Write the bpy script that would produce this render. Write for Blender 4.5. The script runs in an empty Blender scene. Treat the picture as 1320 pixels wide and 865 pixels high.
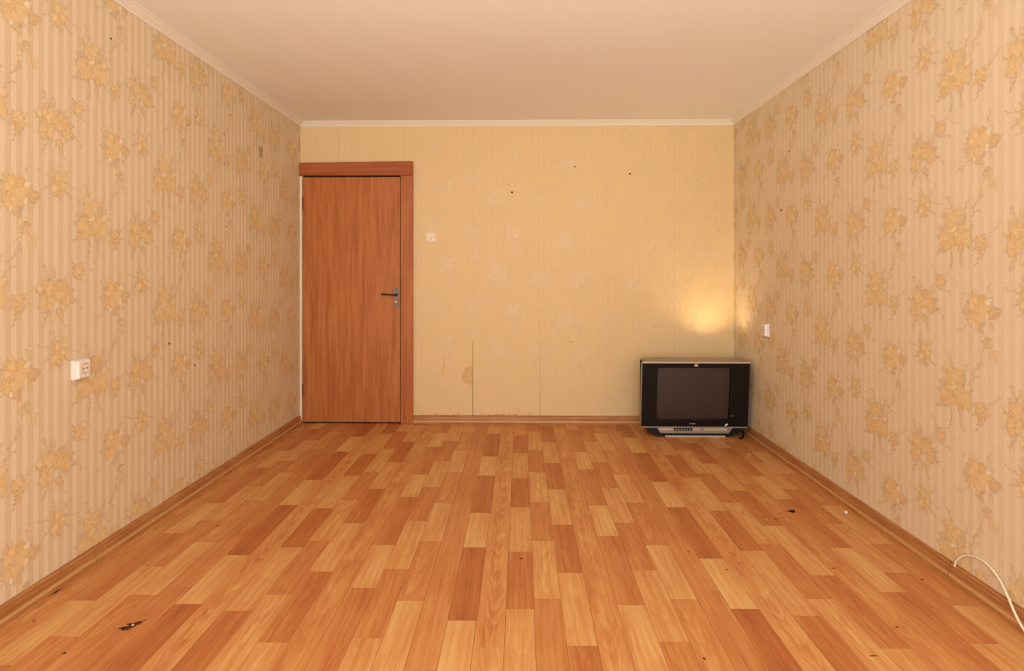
import bpy, bmesh, math, random
from mathutils import Matrix, Vector

# ------------------------------------------------------------------ camera, light, exposure
SC = bpy.context.scene
COL = SC.collection
D = 4.86            # far wall
XL, XR = -1.820, 1.739
YR = -1.0           # wall behind the camera (window)
HC = 2.48           # ceiling height
CAM_H = 1.222

cam_d = bpy.data.cameras.new('camera')
cam = bpy.data.objects.new('camera', cam_d)
COL.objects.link(cam)
cam.location = (0, 0, CAM_H)
cam.rotation_euler = (math.radians(90), 0, math.atan(11.5 / 763.0))
cam_d.sensor_width = 36
cam_d.lens = 763.0 * 36 / 1320
cam_d.shift_y = (354 - 432.5) / 1320
cam_d.clip_start = 0.02
SC.camera = cam

SC.view_settings.view_transform = 'Standard'
SC.view_settings.look = 'None'
SC.view_settings.gamma = 1
SC.view_settings.use_curve_mapping = False
SC.view_settings.exposure = 0.10

world = bpy.data.worlds.new('world')
SC.world = world
world.use_nodes = True
world.node_tree.nodes['Background'].inputs[0].default_value = (0.80, 0.88, 1.0, 1)
world.node_tree.nodes['Background'].inputs[1].default_value = 1.0

WIN = (-1.30, 1.30, 0.15, 2.25)      # the window behind the camera: x0, x1, z0, z1


def area(name, loc, rot, sx, sy, power, col):
    l = bpy.data.lights.new(name, 'AREA')
    l.shape = 'RECTANGLE'; l.size = sx; l.size_y = sy; l.energy = power; l.color = col
    o = bpy.data.objects.new(name, l); COL.objects.link(o)
    o.location = loc; o.rotation_euler = rot
    return o


area('window_daylight', (0, YR + 0.03, 1.20), (math.radians(90), 0, 0), 2.55, 2.05, 79, (1.0, 0.97, 0.94))

# the photographer's flash, held over the camera and tilted up
fl = bpy.data.lights.new('camera_flash', 'SPOT')
fl.energy = 140; fl.color = (1.0, 0.96, 0.92); fl.spot_size = math.radians(100); fl.spot_blend = 1.0
fl.shadow_soft_size = 0.06
flo = bpy.data.objects.new('camera_flash', fl); COL.objects.link(flo)
flo.location = (0.05, -0.12, 1.55)
flo.rotation_euler = (math.radians(90 + 22), 0, 0)

glow = bpy.data.lights.new('glow_behind_television', 'SPOT')
glow.energy = 9.5; glow.color = (1.0, 0.74, 0.44); glow.spot_size = math.radians(118); glow.spot_blend = 1.0
glow.shadow_soft_size = 0.03
go = bpy.data.objects.new('glow_behind_television', glow); COL.objects.link(go)
go.location = (1.535, 4.62, 0.605)
go.rotation_euler = (math.radians(180 - 6), math.radians(-4), 0)

# ------------------------------------------------------------------ helpers
R = random.Random(7)


ILL = (0.95, 0.725, 0.60)     # cast of the warm room light: colours below are written as seen in the room


def lin(c):
    out = []
    for v in c[:3]:
        v = v / 255.0
        out.append(v / 12.92 if v <= 0.04045 else ((v + 0.055) / 1.055) ** 2.4)
    return tuple(min(0.93, v / k) for v, k in zip(out, ILL)) + (1.0,)


class NT:
    """small helper around a node tree"""
    def __init__(self, name, rough=0.6, spec=0.3, metal=0.0):
        self.m = bpy.data.materials.new(name)
        self.m.use_nodes = True
        self.t = self.m.node_tree
        self.b = self.t.nodes['Principled BSDF']
        self.b.inputs['Roughness'].default_value = rough
        self.b.inputs['Specular IOR Level'].default_value = spec
        self.b.inputs['Metallic'].default_value = metal

    def n(self, kind, **kw):
        nd = self.t.nodes.new(kind)
        for k, v in kw.items():
            setattr(nd, k, v)
        return nd

    def put(self, sock, v):
        if hasattr(v, 'is_linked') or isinstance(v, bpy.types.NodeSocket):
            self.t.links.new(v, sock)
        else:
            sock.default_value = v

    def math(self, op, a, b=None, c=None, clamp=False):
        nd = self.n('ShaderNodeMath', operation=op, use_clamp=clamp)
        self.put(nd.inputs[0], a)
        if b is not None: self.put(nd.inputs[1], b)
        if c is not None: self.put(nd.inputs[2], c)
        return nd.outputs[0]

    def mix(self, f, a, b, blend='MIX'):
        nd = self.n('ShaderNodeMix', data_type='RGBA', blend_type=blend)
        self.put(nd.inputs[0], f); self.put(nd.inputs[6], a); self.put(nd.inputs[7], b)
        return nd.outputs[2]

    def noise(self, vec, scale, detail=3, rough=0.5, dist=0.0):
        nd = self.n('ShaderNodeTexNoise')
        self.put(nd.inputs['Vector'], vec)
        nd.inputs['Scale'].default_value = scale; nd.inputs['Detail'].default_value = detail
        nd.inputs['Roughness'].default_value = rough; nd.inputs['Distortion'].default_value = dist
        return nd.outputs[0]

    def comb(self, x, y, z):
        nd = self.n('ShaderNodeCombineXYZ')
        for i, v in enumerate((x, y, z)): self.put(nd.inputs[i], v)
        return nd.outputs[0]

    def sep(self, v):
        nd = self.n('ShaderNodeSeparateXYZ'); self.put(nd.inputs[0], v)
        return nd.outputs

    def pos(self):
        return self.n('ShaderNodeNewGeometry').outputs['Position']

    def smooth(self, v, a, b):
        nd = self.n('ShaderNodeMapRange', interpolation_type='SMOOTHSTEP')
        self.put(nd.inputs[0], v); nd.inputs[1].default_value = a; nd.inputs[2].default_value = b
        return nd.outputs[0]

    def ramp(self, v, stops):
        nd = self.n('ShaderNodeValToRGB')
        el = nd.color_ramp.elements
        while len(el) > 1: el.remove(el[-1])
        el[0].position = stops[0][0]; el[0].color = lin(stops[0][1])
        for p, c in stops[1:]:
            e = el.new(p); e.color = lin(c)
        self.put(nd.inputs[0], v)
        return nd.outputs[0]

    def color(self, v):
        self.put(self.b.inputs['Base Color'], v)

    def bump(self, h, strength=0.2, dist=0.002):
        nd = self.n('ShaderNodeBump'); nd.inputs['Strength'].default_value = strength
        nd.inputs['Distance'].default_value = dist
        self.put(nd.inputs['Height'], h)
        self.t.links.new(nd.outputs[0], self.b.inputs['Normal'])


def plain(name, c, rough=0.5, spec=0.3, metal=0.0, var=0.06, scale=40):
    n = NT(name, rough, spec, metal)
    k = n.noise(n.pos(), scale, 3)
    lo = lin([v * (1 - var) for v in c]); hi = lin([min(255, v * (1 + var)) for v in c])
    n.color(n.mix(k, lo, hi))
    return n.m


def new_obj(name, me, parent=None, mat=None, loc=None):
    o = bpy.data.objects.new(name, me)
    COL.objects.link(o)
    if parent: o.parent = parent
    if mat is not None and me is not None and not me.materials: me.materials.append(mat)
    if loc is not None: o.location = loc
    return o


def mesh(name, verts, faces, mat=None):
    me = bpy.data.meshes.new(name)
    me.from_pydata(verts, [], faces); me.update()
    if mat: me.materials.append(mat)
    return me


def tag(o, label=None, cat=None, group=None, kind=None):
    if label: o['label'] = label
    if cat: o['category'] = cat
    if group: o['group'] = group
    if kind: o['kind'] = kind
    return o


def empty(name, loc=(0, 0, 0)):
    o = bpy.data.objects.new(name, None); COL.objects.link(o); o.location = loc
    o.empty_display_size = 0.05
    return o


def box_bm(bm, x0, x1, y0, y1, z0, z1, bev=0.0, seg=2):
    vs = [bm.verts.new(p) for p in ((x0, y0, z0), (x1, y0, z0), (x1, y1, z0), (x0, y1, z0),
                                    (x0, y0, z1), (x1, y0, z1), (x1, y1, z1), (x0, y1, z1))]
    fs = [bm.faces.new([vs[i] for i in q]) for q in
          ((3, 2, 1, 0), (4, 5, 6, 7), (0, 1, 5, 4), (1, 2, 6, 5), (2, 3, 7, 6), (3, 0, 4, 7))]
    if bev > 0:
        ed = set(e for f in fs for e in f.edges)
        bmesh.ops.bevel(bm, geom=list(ed), offset=bev, segments=seg, affect='EDGES', profile=0.5)


def bm_obj(name, bm, mat, parent=None, smooth=False):
    me = bpy.data.meshes.new(name)
    bmesh.ops.recalc_face_normals(bm, faces=bm.faces[:])
    bm.to_mesh(me); bm.free()
    if smooth:
        for p in me.polygons: p.use_smooth = True
    me.materials.append(mat)
    return new_obj(name, me, parent)


def box(name, x0, x1, y0, y1, z0, z1, mat, parent=None, bev=0.0, seg=2):
    bm = bmesh.new(); box_bm(bm, x0, x1, y0, y1, z0, z1, bev, seg)
    return bm_obj(name, bm, mat, parent)


def tube(name, pts, r, mat, parent=None, seg=10, sub=6):
    """smooth tube through points (Catmull-Rom)"""
    P = [Vector(p) for p in pts]
    Q = []
    for i in range(len(P) - 1):
        p0 = P[max(i - 1, 0)]; p1 = P[i]; p2 = P[i + 1]; p3 = P[min(i + 2, len(P) - 1)]
        for k in range(sub):
            t = k / sub
            Q.append(0.5 * ((2 * p1) + (p2 - p0) * t + (2 * p0 - 5 * p1 + 4 * p2 - p3) * t * t + (3 * p1 - p0 - 3 * p2 + p3) * t ** 3))
    Q.append(P[-1])
    vs, fs = [], []
    up = Vector((0.13, 0.2, 1)).normalized()
    for i, q in enumerate(Q):
        d = (Q[min(i + 1, len(Q) - 1)] - Q[max(i - 1, 0)]).normalized()
        a = d.cross(up)
        if a.length < 1e-4: a = d.cross(Vector((1, 0, 0)))
        a.normalize(); b = d.cross(a).normalized()
        for k in range(seg):
            w = 2 * math.pi * k / seg
            vs.append(q + a * (r * math.cos(w)) + b * (r * math.sin(w)))
    for i in range(len(Q) - 1):
        for k in range(seg):
            fs.append((i * seg + k, i * seg + (k + 1) % seg, (i + 1) * seg + (k + 1) % seg, (i + 1) * seg + k))
    fs.append(tuple(range(seg))[::-1]); fs.append(tuple((len(Q) - 1) * seg + k for k in range(seg)))
    me = mesh(name, vs, fs, mat)
    for p in me.polygons: p.use_smooth = len(p.vertices) == 4
    return new_obj(name, me, parent)


def lathe(name, prof, mat, parent=None, seg=24, mtx=None):
    """prof: list of (radius, height) turned about local z"""
    vs, fs = [], []
    for r, h in prof:
        for k in range(seg):
            w = 2 * math.pi * k / seg
            v = Vector((r * math.cos(w), r * math.sin(w), h))
            vs.append(mtx @ v if mtx else v)
    for i in range(len(prof) - 1):
        for k in range(seg):
            fs.append((i * seg + k, i * seg + (k + 1) % seg, (i + 1) * seg + (k + 1) % seg, (i + 1) * seg + k))
    fs.append(tuple(range(seg))[::-1]); fs.append(tuple((len(prof) - 1) * seg + k for k in range(seg)))
    bm = bmesh.new()
    me = mesh(name, vs, fs); bm.from_mesh(me); bpy.data.meshes.remove(me)
    o = bm_obj(name, bm, mat, parent)
    return o


# ------------------------------------------------------------------ materials
def wallpaper(name, axis, light, dark, contrast, seam0, period=0.0482):
    n = NT(name, 0.62, 0.22)
    x, y, z = n.sep(n.pos())
    s = {'X': x, 'Y': y}[axis]
    # printed stripes: a broad tone band with a thin line inside
    wob = n.math('MULTIPLY', n.math('SUBTRACT', n.noise(n.comb(s, z, 0.0), 9, 2), 0.5), 0.004)
    ph = n.math('FRACT', n.math('DIVIDE', n.math('ADD', s, wob), period))
    tri = n.math('ABSOLUTE', n.math('SUBTRACT', ph, 0.5))           # 0 centre .. .5 edge
    band = n.smooth(tri, 0.20, 0.28)
    line = n.math('SUBTRACT', 1.0, n.smooth(n.math('ABSOLUTE', n.math('SUBTRACT', tri, 0.42)), 0.015, 0.05))
    thin = n.math('SUBTRACT', 1.0, n.smooth(n.math('ABSOLUTE', n.math('SUBTRACT', tri, 0.10)), 0.01, 0.05))
    f = n.math('SUBTRACT', n.math('ADD', n.math('MULTIPLY', band, 0.75), n.math('MULTIPLY', thin, 0.22)), n.math('MULTIPLY', line, 0.25))
    weave = n.noise(n.comb(n.math('MULTIPLY', s, 1.0), n.math('MULTIPLY', z, 3.0), 0.0), 160, 2)
    f = n.math('ADD', n.math('MULTIPLY', f, contrast), n.math('MULTIPLY', n.math('SUBTRACT', weave, 0.5), 0.25 * max(contrast, 0.5)))
    age = n.noise(n.pos(), 2.2, 4, 0.6)
    f = n.math('ADD', f, n.math('MULTIPLY', n.math('SUBTRACT', age, 0.5), 0.35), clamp=True)
    c = n.mix(f, lin(light), lin(dark))
    # butt joints between the lengths of paper
    sp = n.math('FRACT', n.math('DIVIDE', n.math('SUBTRACT', s, seam0), 0.553))
    sd = n.math('MINIMUM', sp, n.math('SUBTRACT', 1.0, sp))
    seam = n.math('SUBTRACT', 1.0, n.smooth(sd, 0.0015, 0.005))
    c = n.mix(n.math('MULTIPLY', seam, 0.22), c, lin([v * 0.72 for v in dark]))
    n.color(c)
    n.bump(n.math('ADD', n.math('MULTIPLY', weave, 0.6), n.math('MULTIPLY', band, 0.5)), 0.25, 0.0008)
    return n.m


M_WALL_L = wallpaper('wallpaper_left', 'Y', (228, 187, 147), (211, 164, 119), 0.9, 0.22)
M_WALL_R = wallpaper('wallpaper_right', 'Y', (228, 187, 147), (213, 168, 124), 0.58, 0.10)  # stripes fainter than on the left: gloss put into the colour
M_WALL_B = wallpaper('wallpaper_back', 'X', (226, 176, 121), (219, 164, 108), 0.3, -0.400)


def print_mat(name, fade):
    n = NT(name, 0.5, 0.35)
    a = n.n('ShaderNodeVertexColor'); a.layer_name = 'ink'
    k = n.noise(n.pos(), 130, 4, 0.7)
    c = n.mix(n.math('MULTIPLY', n.smooth(k, 0.42, 0.60), 0.68), a.outputs[0], lin((224, 180, 136)))
    if fade > 0: c = n.mix(fade, c, lin((224, 174, 120)))
    n.color(c)
    n.bump(k, 0.3, 0.0008)
    return n.m


M_PRINT = print_mat('floral_ink', 0.0)
M_PRINT_B = print_mat('floral_ink_faded', 0.72)


def make_ceiling_mat():
    n = NT('ceiling_whitewash', 0.9, 0.1)
    p = n.pos()
    k = n.noise(p, 1.6, 4, 0.6); k2 = n.noise(p, 30, 3)
    f = n.math('ADD', n.math('MULTIPLY', n.smooth(k, 0.35, 0.65), 0.6), n.math('MULTIPLY', k2, 0.3))
    n.color(n.mix(f, lin((242, 212, 192)), lin((242, 214, 190))))
    n.bump(k2, 0.1, 0.002)
    return n.m


def make_cornice_mat():
    n = NT('cornice_foam', 0.7, 0.2)
    x, y, z = n.sep(n.pos())
    t = n.math('ADD', n.math('ADD', x, y), n.math('MULTIPLY', z, 2.0))
    rope = n.math('SINE', n.math('MULTIPLY', t, 2 * math.pi / 0.028))
    n.color(n.mix(n.smooth(rope, -0.6, 0.8), lin((233, 200, 172)), lin((235, 202, 173))))
    n.bump(rope, 0.10, 0.002)
    return n.m


def make_plank_mat():
    n = NT('printed_wood_plank', 0.42, 0.28)
    at = n.n('ShaderNodeAttribute'); at.attribute_name = 'grain'
    u, v, seed = n.sep(at.outputs['Vector'])
    ta = n.n('ShaderNodeAttribute'); ta.attribute_name = 'tone'
    tx, cath, cu = n.sep(ta.outputs['Vector'])
    sd = n.math('MULTIPLY', seed, 37.0)
    # streaks along the length
    warp = n.math('MULTIPLY', n.math('SUBTRACT', n.noise(n.comb(n.math('MULTIPLY', u, 10.0), n.math('MULTIPLY', v, 3.0), sd), 1.0, 2), 0.5), 0.03)
    uu = n.math('ADD', u, warp)
    st = n.noise(n.comb(n.math('MULTIPLY', uu, 62.0), n.math('MULTIPLY', v, 2.2), sd), 1.0, 4, 0.6)
    fine = n.noise(n.comb(n.math('MULTIPLY', uu, 320.0), n.math('MULTIPLY', v, 9.0), sd), 1.0, 2, 0.6)
    cloud = n.noise(n.comb(n.math('MULTIPLY', u, 14.0), n.math('MULTIPLY', v, 5.0), sd), 1.0, 3)
    # cathedral figure: nested arches
    du = n.math('ADD', n.math('SUBTRACT', u, cu), n.math('MULTIPLY', warp, 0.5))
    ww = n.noise(n.comb(n.math('MULTIPLY', u, 22.0), n.math('MULTIPLY', v, 6.0), sd), 1.0, 2)
    para = n.math('ADD', n.math('MULTIPLY', n.math('MULTIPLY', du, du), -110.0), v)
    para = n.math('ADD', n.math('MULTIPLY', para, 7.0), n.math('MULTIPLY', ww, 2.6))
    saw = n.math('FRACT', para)
    arch = n.math('MULTIPLY', n.smooth(saw, 0.0, 0.75), n.math('SUBTRACT', 1.0, n.smooth(saw, 0.86, 1.0)))
    core = n.math('SUBTRACT', 1.0, n.smooth(n.math('ABSOLUTE', du), 0.022, 0.045))
    arch = n.math('MULTIPLY', n.math('MULTIPLY', n.math('SUBTRACT', arch, 0.45), core), cath)
    val = n.math('ADD', tx, n.math('MULTIPLY', n.math('SUBTRACT', st, 0.5), 0.75))
    val = n.math('ADD', val, n.math('MULTIPLY', n.math('SUBTRACT', fine, 0.5), 0.22))
    val = n.math('ADD', val, n.math('MULTIPLY', n.math('SUBTRACT', cloud, 0.5), 0.35))
    val = n.math('SUBTRACT', val, n.math('MULTIPLY', arch, 0.17))
    c = n.ramp(val, [(0.0, (150, 72, 32)), (0.3, (182, 97, 48)), (0.55, (202, 123, 66)), (0.8, (216, 148, 86)), (1.0, (228, 172, 110))])
    n.color(c)
    n.put(n.b.inputs['Roughness'], n.math('ADD', 0.38, n.math('MULTIPLY', cloud, 0.16)))
    n.bump(fine, 0.06, 0.0006)
    return n.m


def make_door_mat(name, c0, c1, vert=True):
    n = NT(name, 0.45, 0.3)
    x, y, z = n.sep(n.pos())
    a, b = (x, z) if vert else (z, x)
    w = n.math('MULTIPLY', n.math('SUBTRACT', n.noise(n.comb(n.math('MULTIPLY', a, 6.0), n.math('MULTIPLY', b, 1.2), 3.0), 1.0, 2), 0.5), 0.05)
    aa = n.math('ADD', a, w)
    st = n.noise(n.comb(n.math('MULTIPLY', aa, 30.0), n.math('MULTIPLY', b, 1.6), 1.0), 1.0, 4, 0.6)
    fine = n.noise(n.comb(n.math('MULTIPLY', aa, 210.0), n.math('MULTIPLY', b, 10.0), 5.0), 1.0, 2)
    v = n.math('ADD', n.math('MULTIPLY', st, 0.75), n.math('MULTIPLY', fine, 0.25))
    n.color(n.mix(n.smooth(v, 0.28, 0.72), lin(c0), lin(c1)))
    return n.m


def make_skirt_mat():
    n = NT('skirting_wood_print', 0.42, 0.35)
    x, y, z = n.sep(n.pos())
    st = n.noise(n.comb(n.math('MULTIPLY', x, 3.0), n.math('MULTIPLY', y, 3.0), n.math('MULTIPLY', z, 160.0)), 1.0, 4, 0.6)
    wear = n.noise(n.pos(), 6, 3)
    f = n.math('ADD', n.math('MULTIPLY', st, 0.8), n.math('MULTIPLY', wear, 0.3))
    n.color(n.mix(n.smooth(f, 0.3, 0.8), lin((152, 82, 38)), lin((192, 122, 68))))
    return n.m


M_CEIL = make_ceiling_mat()
M_CORN = make_cornice_mat()
M_PLANK = make_plank_mat()
M_DOOR = make_door_mat('door_laminate', (162, 78, 31), (193, 109, 54))
M_CASE_V = make_door_mat('casing_laminate', (160, 76, 32), (186, 102, 50))
M_CASE_H = make_door_mat('casing_laminate_across', (150, 66, 26), (174, 88, 42), False)
M_SKIRT = make_skirt_mat()
M_SKIRT2 = plain('skirting_pale_groove', (204, 142, 86), 0.4, 0.35)
M_SUB = plain('floor_underlay', (70, 36, 16), 0.9, 0.1)
M_CREAM = plain('cream_painted_strip', (238, 204, 164), 0.5, 0.3)
M_WHITE = plain('white_plastic', (232, 200, 178), 0.32, 0.45, var=0.02)
M_IVORY = plain('ivory_plastic', (232, 190, 142), 0.35, 0.45, var=0.03)
M_ROCK = plain('pale_ivory_plastic', (234, 194, 152), 0.35, 0.45, var=0.03)
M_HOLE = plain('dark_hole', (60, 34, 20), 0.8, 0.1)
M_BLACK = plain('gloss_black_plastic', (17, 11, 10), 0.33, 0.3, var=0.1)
M_MATTE = plain('matte_black_plastic', (26, 20, 18), 0.6, 0.25, var=0.1)
M_SILVER = plain('silver_painted_plastic', (200, 166, 136), 0.38, 0.5, 0.3, var=0.05)
M_SILVER_D = plain('dull_silver_plastic', (150, 128, 108), 0.45, 0.4, 0.2, var=0.05)
M_SCREEN = plain('tube_glass', (60, 42, 33), 0.45, 0.4, var=0.02)
M_CHROME = plain('worn_brown_chrome', (118, 94, 80), 0.32, 0.5, 0.7, var=0.1)
M_LEVER = plain('dark_bronze_lever', (64, 42, 32), 0.35, 0.5, 0.6, var=0.1)
M_HINGE = plain('painted_brown_hinge', (128, 64, 30), 0.5, 0.4, var=0.15)
M_BRASS = plain('brass_cylinder', (240, 190, 110), 0.3, 0.5, 0.7)
M_CABLE = plain('white_cable_sheath', (232, 198, 160), 0.45, 0.35, var=0.04)
M_BURN = plain('burnt_brown', (82, 36, 14), 0.7, 0.2, var=0.5, scale=160)
M_SOOT = plain('black_soot', (20, 12, 9), 0.7, 0.2, var=0.3, scale=200)
M_PALE = plain('pale_plaster', (236, 214, 186), 0.8, 0.2, var=0.1, scale=300)
M_TORN = plain('bare_wallpaper_backing', (214, 158, 104), 0.8, 0.1, var=0.05)
M_DIRT = plain('brown_dirt', (176, 122, 74), 0.9, 0.1, var=0.2, scale=120)
M_METAL = plain('dull_grey_metal', (166, 130, 92), 0.5, 0.3, 0.0, var=0.15)
M_GLASS = NT('window_glass', 0.02, 0.5).m
M_GLASS.node_tree.nodes['Principled BSDF'].inputs['Transmission Weight'].default_value = 1.0
M_GLASS.node_tree.nodes['Principled BSDF'].inputs['IOR'].default_value = 1.01
M_FRAME = plain('white_window_frame', (236, 230, 220), 0.4, 0.4)

# ------------------------------------------------------------------ room shell
T = 0.15
floor = box('floor', XL - T, XR + T, YR - T, D + T, -0.16, -0.004, M_SUB)
tag(floor, 'floor of short wood-look planks in mixed honey and brown tones', 'floor', kind='structure')
ceiling = box('ceiling', XL - T, XR + T, YR - T, D + T, HC, HC + 0.15, M_CEIL)
tag(ceiling, 'plain off-white ceiling with a faint pinkish cast', 'ceiling', kind='structure')
wall_left = box('wall_left', XL - T, XL, YR - T, D, -0.004, HC, M_WALL_L)
tag(wall_left, 'left wall in striped peach wallpaper with flower bunches', 'wall', kind='structure')
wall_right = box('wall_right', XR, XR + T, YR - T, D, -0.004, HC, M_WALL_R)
tag(wall_right, 'right wall in striped peach wallpaper with flower bunches', 'wall', kind='structure')
wall_back = box('wall_back', XL - T, XR + T, D, D + T, -0.004, HC, M_WALL_B)
tag(wall_back, 'far wall in faded plain-looking yellow wallpaper beside the door', 'wall', kind='structure')
bm = bmesh.new()
x0, x1, z0, z1 = WIN
box_bm(bm, XL, x0, YR - T, YR, -0.004, HC); box_bm(bm, x1, XR, YR - T, YR, -0.004, HC)
box_bm(bm, x0, x1, YR - T, YR, -0.004, z0); box_bm(bm, x0, x1, YR - T, YR, z1, HC)
wall_front = bm_obj('wall_front', bm, M_WALL_B)
tag(wall_front, 'window wall behind the viewpoint', 'wall', kind='structure')
window = empty('window_1', (0, YR - 0.08, z0))
tag(window, 'wide white framed window behind the viewpoint', 'window', kind='structure')
bm = bmesh.new()
for a, b, c, d in ((x0, x1, 0, 0.06), (x0, x1, z1 - z0 - 0.06, z1 - z0), (x0, x0 + 0.06, 0, z1 - z0), (x1 - 0.06, x1, 0, z1 - z0), (-0.04, 0.04, 0, z1 - z0)):
    box_bm(bm, a, b, -0.03, 0.03, c, d)
bm_obj('window_frame', bm, M_FRAME, window)
for a, b in ((x0 + 0.06, -0.04), (0.04, x1 - 0.06)):
    box('pane', a, b, -0.004, 0.004, 0.06, z1 - z0 - 0.06, M_GLASS, window)

# ------------------------------------------------------------------ floor planks
B0, SW, PER = -0.0545, 0.1026, 0.945
# strips -2..7 : (start, end, tone, cathedral)
PAT = {
    -2: [(3.033, 3.595, .22, .25), (2.650, 3.033, .72, .0)],
    -1: [(2.885, 3.830, .58, 1.0)],
    0: [(2.609, 3.108, .66, .35), (2.163, 2.609, .32, .0)],
    1: [(2.720, 3.180, .42, .0), (2.235, 2.720, .64, .7)],
    2: [(2.427, 2.897, .34, .5), (1.952, 2.427, .66, .0)],
    3: [(2.055, 3.000, .54, .6)],
    4: [(2.773, 3.140, .72, .0), (2.195, 2.773, .40, .2)],
    5: [(2.455, 2.922, .42, .3), (1.977, 2.455, .64, .4)],
    6: [(2.683, 3.184, .48, .7), (2.239, 2.683, .74, .1)],
    7: [(2.300, 3.245, .46, .2)],
}
Y_NEAR = 1.40      # planks nearer than this are outside the frame


def plank_data(i, k, e):
    st, en, tone, cath = e
    return st, en, tone, cath


def plank_geom(verts, faces, gr, tn, xa, xb, ya, yb, tone, cath, seed, cu):
    g = 0.0004; z = 0.0; zb = -0.004; b = 0.0004
    n0 = len(verts)
    top = [(xa + g + b, ya + g + b, z), (xb - g - b, ya + g + b, z), (xb - g - b, yb - g - b, z), (xa + g + b, yb - g - b, z)]
    mid = [(xa + g, ya + g, z - b), (xb - g, ya + g, z - b), (xb - g, yb - g, z - b), (xa + g, yb - g, z - b)]
    bot = [(xa + g, ya + g, zb), (xb - g, ya + g, zb), (xb - g, yb - g, zb), (xa + g, yb - g, zb)]
    verts += top + mid + bot
    faces.append((n0, n0 + 1, n0 + 2, n0 + 3))
    for L in (0, 4):
        for q in range(4):
            r = (q + 1) % 4
            faces.append((n0 + L + q, n0 + L + 4 + q, n0 + L + 4 + r, n0 + L + r))
    xm = (xa + xb) / 2
    for p in top + mid + bot:
        gr.append((p[0] - xm, p[1] - ya, seed)); tn.append((tone, cath, cu))


def plank_mesh(name, verts, faces, gr, tn):
    me = mesh(name, verts, faces, M_PLANK)
    a = me.attributes.new('grain', 'FLOAT_VECTOR', 'POINT'); a.data.foreach_set('vector', [c for v in gr for c in v])
    a = me.attributes.new('tone', 'FLOAT_VECTOR', 'POINT'); a.data.foreach_set('vector', [c for v in tn for c in v])
    return me


planks = []
j0 = math.floor((XL - B0) / SW); j1 = math.ceil((XR - B0) / SW)
RP = random.Random(11)
for j in range(j0, j1):
    xa, xb = max(B0 + j * SW, XL), min(B0 + (j + 1) * SW, XR)
    if xb - xa < 0.004: continue
    base = (j + 2) % 10 - 2
    sh = -(j - base) // 10 * -1 * -PER / 2     # each 10 strips slide by half a repeat
    sh = -((j - base) // 10) * PER / 2
    for idx, (st, en, tone, cath) in enumerate(PAT[base]):
        k0 = math.floor((YR - en - sh) / PER) - 1
        for k in range(k0, k0 + 12):
            ya, yb = st + sh + k * PER, en + sh + k * PER
            ya2, yb2 = max(ya, YR), min(yb, D)
            if yb2 - ya2 < 0.01: continue
            r2 = random.Random(base * 131 + idx * 17)
            planks.append((xa, xb, ya2, yb2, .5 + (tone - .5) * .88 + RP.uniform(-.04, .04), cath, base * 1.37 + idx * .61 + 5 + 0.0 * r2.random(), r2.uniform(-.015, .015), ya2 - ya))
vis = [p for p in planks if p[3] > Y_NEAR]
rest = [p for p in planks if p[3] <= Y_NEAR]
vis.sort(key=lambda p: p[2])
rest += vis[300:]; vis = vis[:300]
for (xa, xb, ya, yb, tone, cath, seed, cu, off) in vis:
    v, f, g, t = [], [], [], []
    xm, ym = (xa + xb) / 2, ya
    plank_geom(v, f, g, t, xa - xm, xb - xm, 0, yb - ya, tone, cath, seed, cu)
    g = [(a, b + off, c) for a, b, c in g]
    new_obj('plank', plank_mesh('plank', v, f, g, t), floor, loc=(xm, ym, 0))
if rest:
    v, f, g, t = [], [], [], []
    for (xa, xb, ya, yb, tone, cath, seed, cu, off) in rest:
        plank_geom(v, f, g, t, xa, xb, ya, yb, tone, cath, seed, cu)
    o = new_obj('plank_field', plank_mesh('plank_field', v, f, g, t), floor)
    o['kind'] = 'stuff'

# ------------------------------------------------------------------ skirting boards and cornice
SK = [(0.0, 0.0), (0.024, 0.0), (0.024, 0.008), (0.021, 0.013), (0.0195, 0.024), (0.017, 0.030), (0.0165, 0.040), (0.014, 0.048), (0.013, 0.058), (0.008, 0.065), (0.0, 0.066)]


def sweep(name, prof, wall, a, b, mat, parent=None, mitre_a=0, mitre_b=0):
    """profile (out from wall, height) run along a wall between a and b; mitre = +-1 pulls that end in by the offset"""
    vs, n = [], len(prof)
    for end, mi in ((a, mitre_a), (b, mitre_b)):
        for off, h in prof:
            t = end + mi * off
            vs.append({'L': (XL + off, t, h), 'R': (XR - off, t, h), 'B': (t, D - off, h)}[wall])
    fs = [(i, (i + 1) % n, n + (i + 1) % n, n + i) for i in range(n)]
    fs += [tuple(range(n))[::-1], tuple(range(n, 2 * n))]
    me = mesh(name, vs, fs)
    bm = bmesh.new(); bm.from_mesh(me); bpy.data.meshes.remove(me)
    return bm_obj(name, bm, mat, parent)


GROOVE = [(0.0195, 0.0135), (0.0225, 0.0135), (0.0215, 0.0235), (0.0185, 0.0245)]
DOOR_R = -0.884
for side, wl, segs, lab in (
        ('left', 'L', [(YR, 2.478, 0, 0), (2.482, D, 0, -1)], 'wood-print skirting board along the left wall, jointed near the viewer'),
        ('right', 'R', [(YR, 2.405, 0, 0), (2.409, D, 0, -1)], 'wood-print skirting board along the right wall under the white cable'),
        ('back', 'B', [(DOOR_R + 0.001, XR, 0, -1)], 'wood-print skirting board along the far wall between door and television')):
    root = empty('baseboard_' + side, {'L': (XL, D / 2, 0), 'R': (XR, D / 2, 0), 'B': (0.4, D, 0)}[wl])
    tag(root, lab, 'skirting board', kind='structure')
    for a, b, ma, mb in segs:
        o = sweep('molding', SK, wl, a, b, M_SKIRT, root, ma, mb)
        o.matrix_parent_inverse = Matrix.Translation(root.location).inverted()
        g = sweep('pale_bead', GROOVE, wl, a, b, M_SKIRT2, o, ma, mb)

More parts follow.
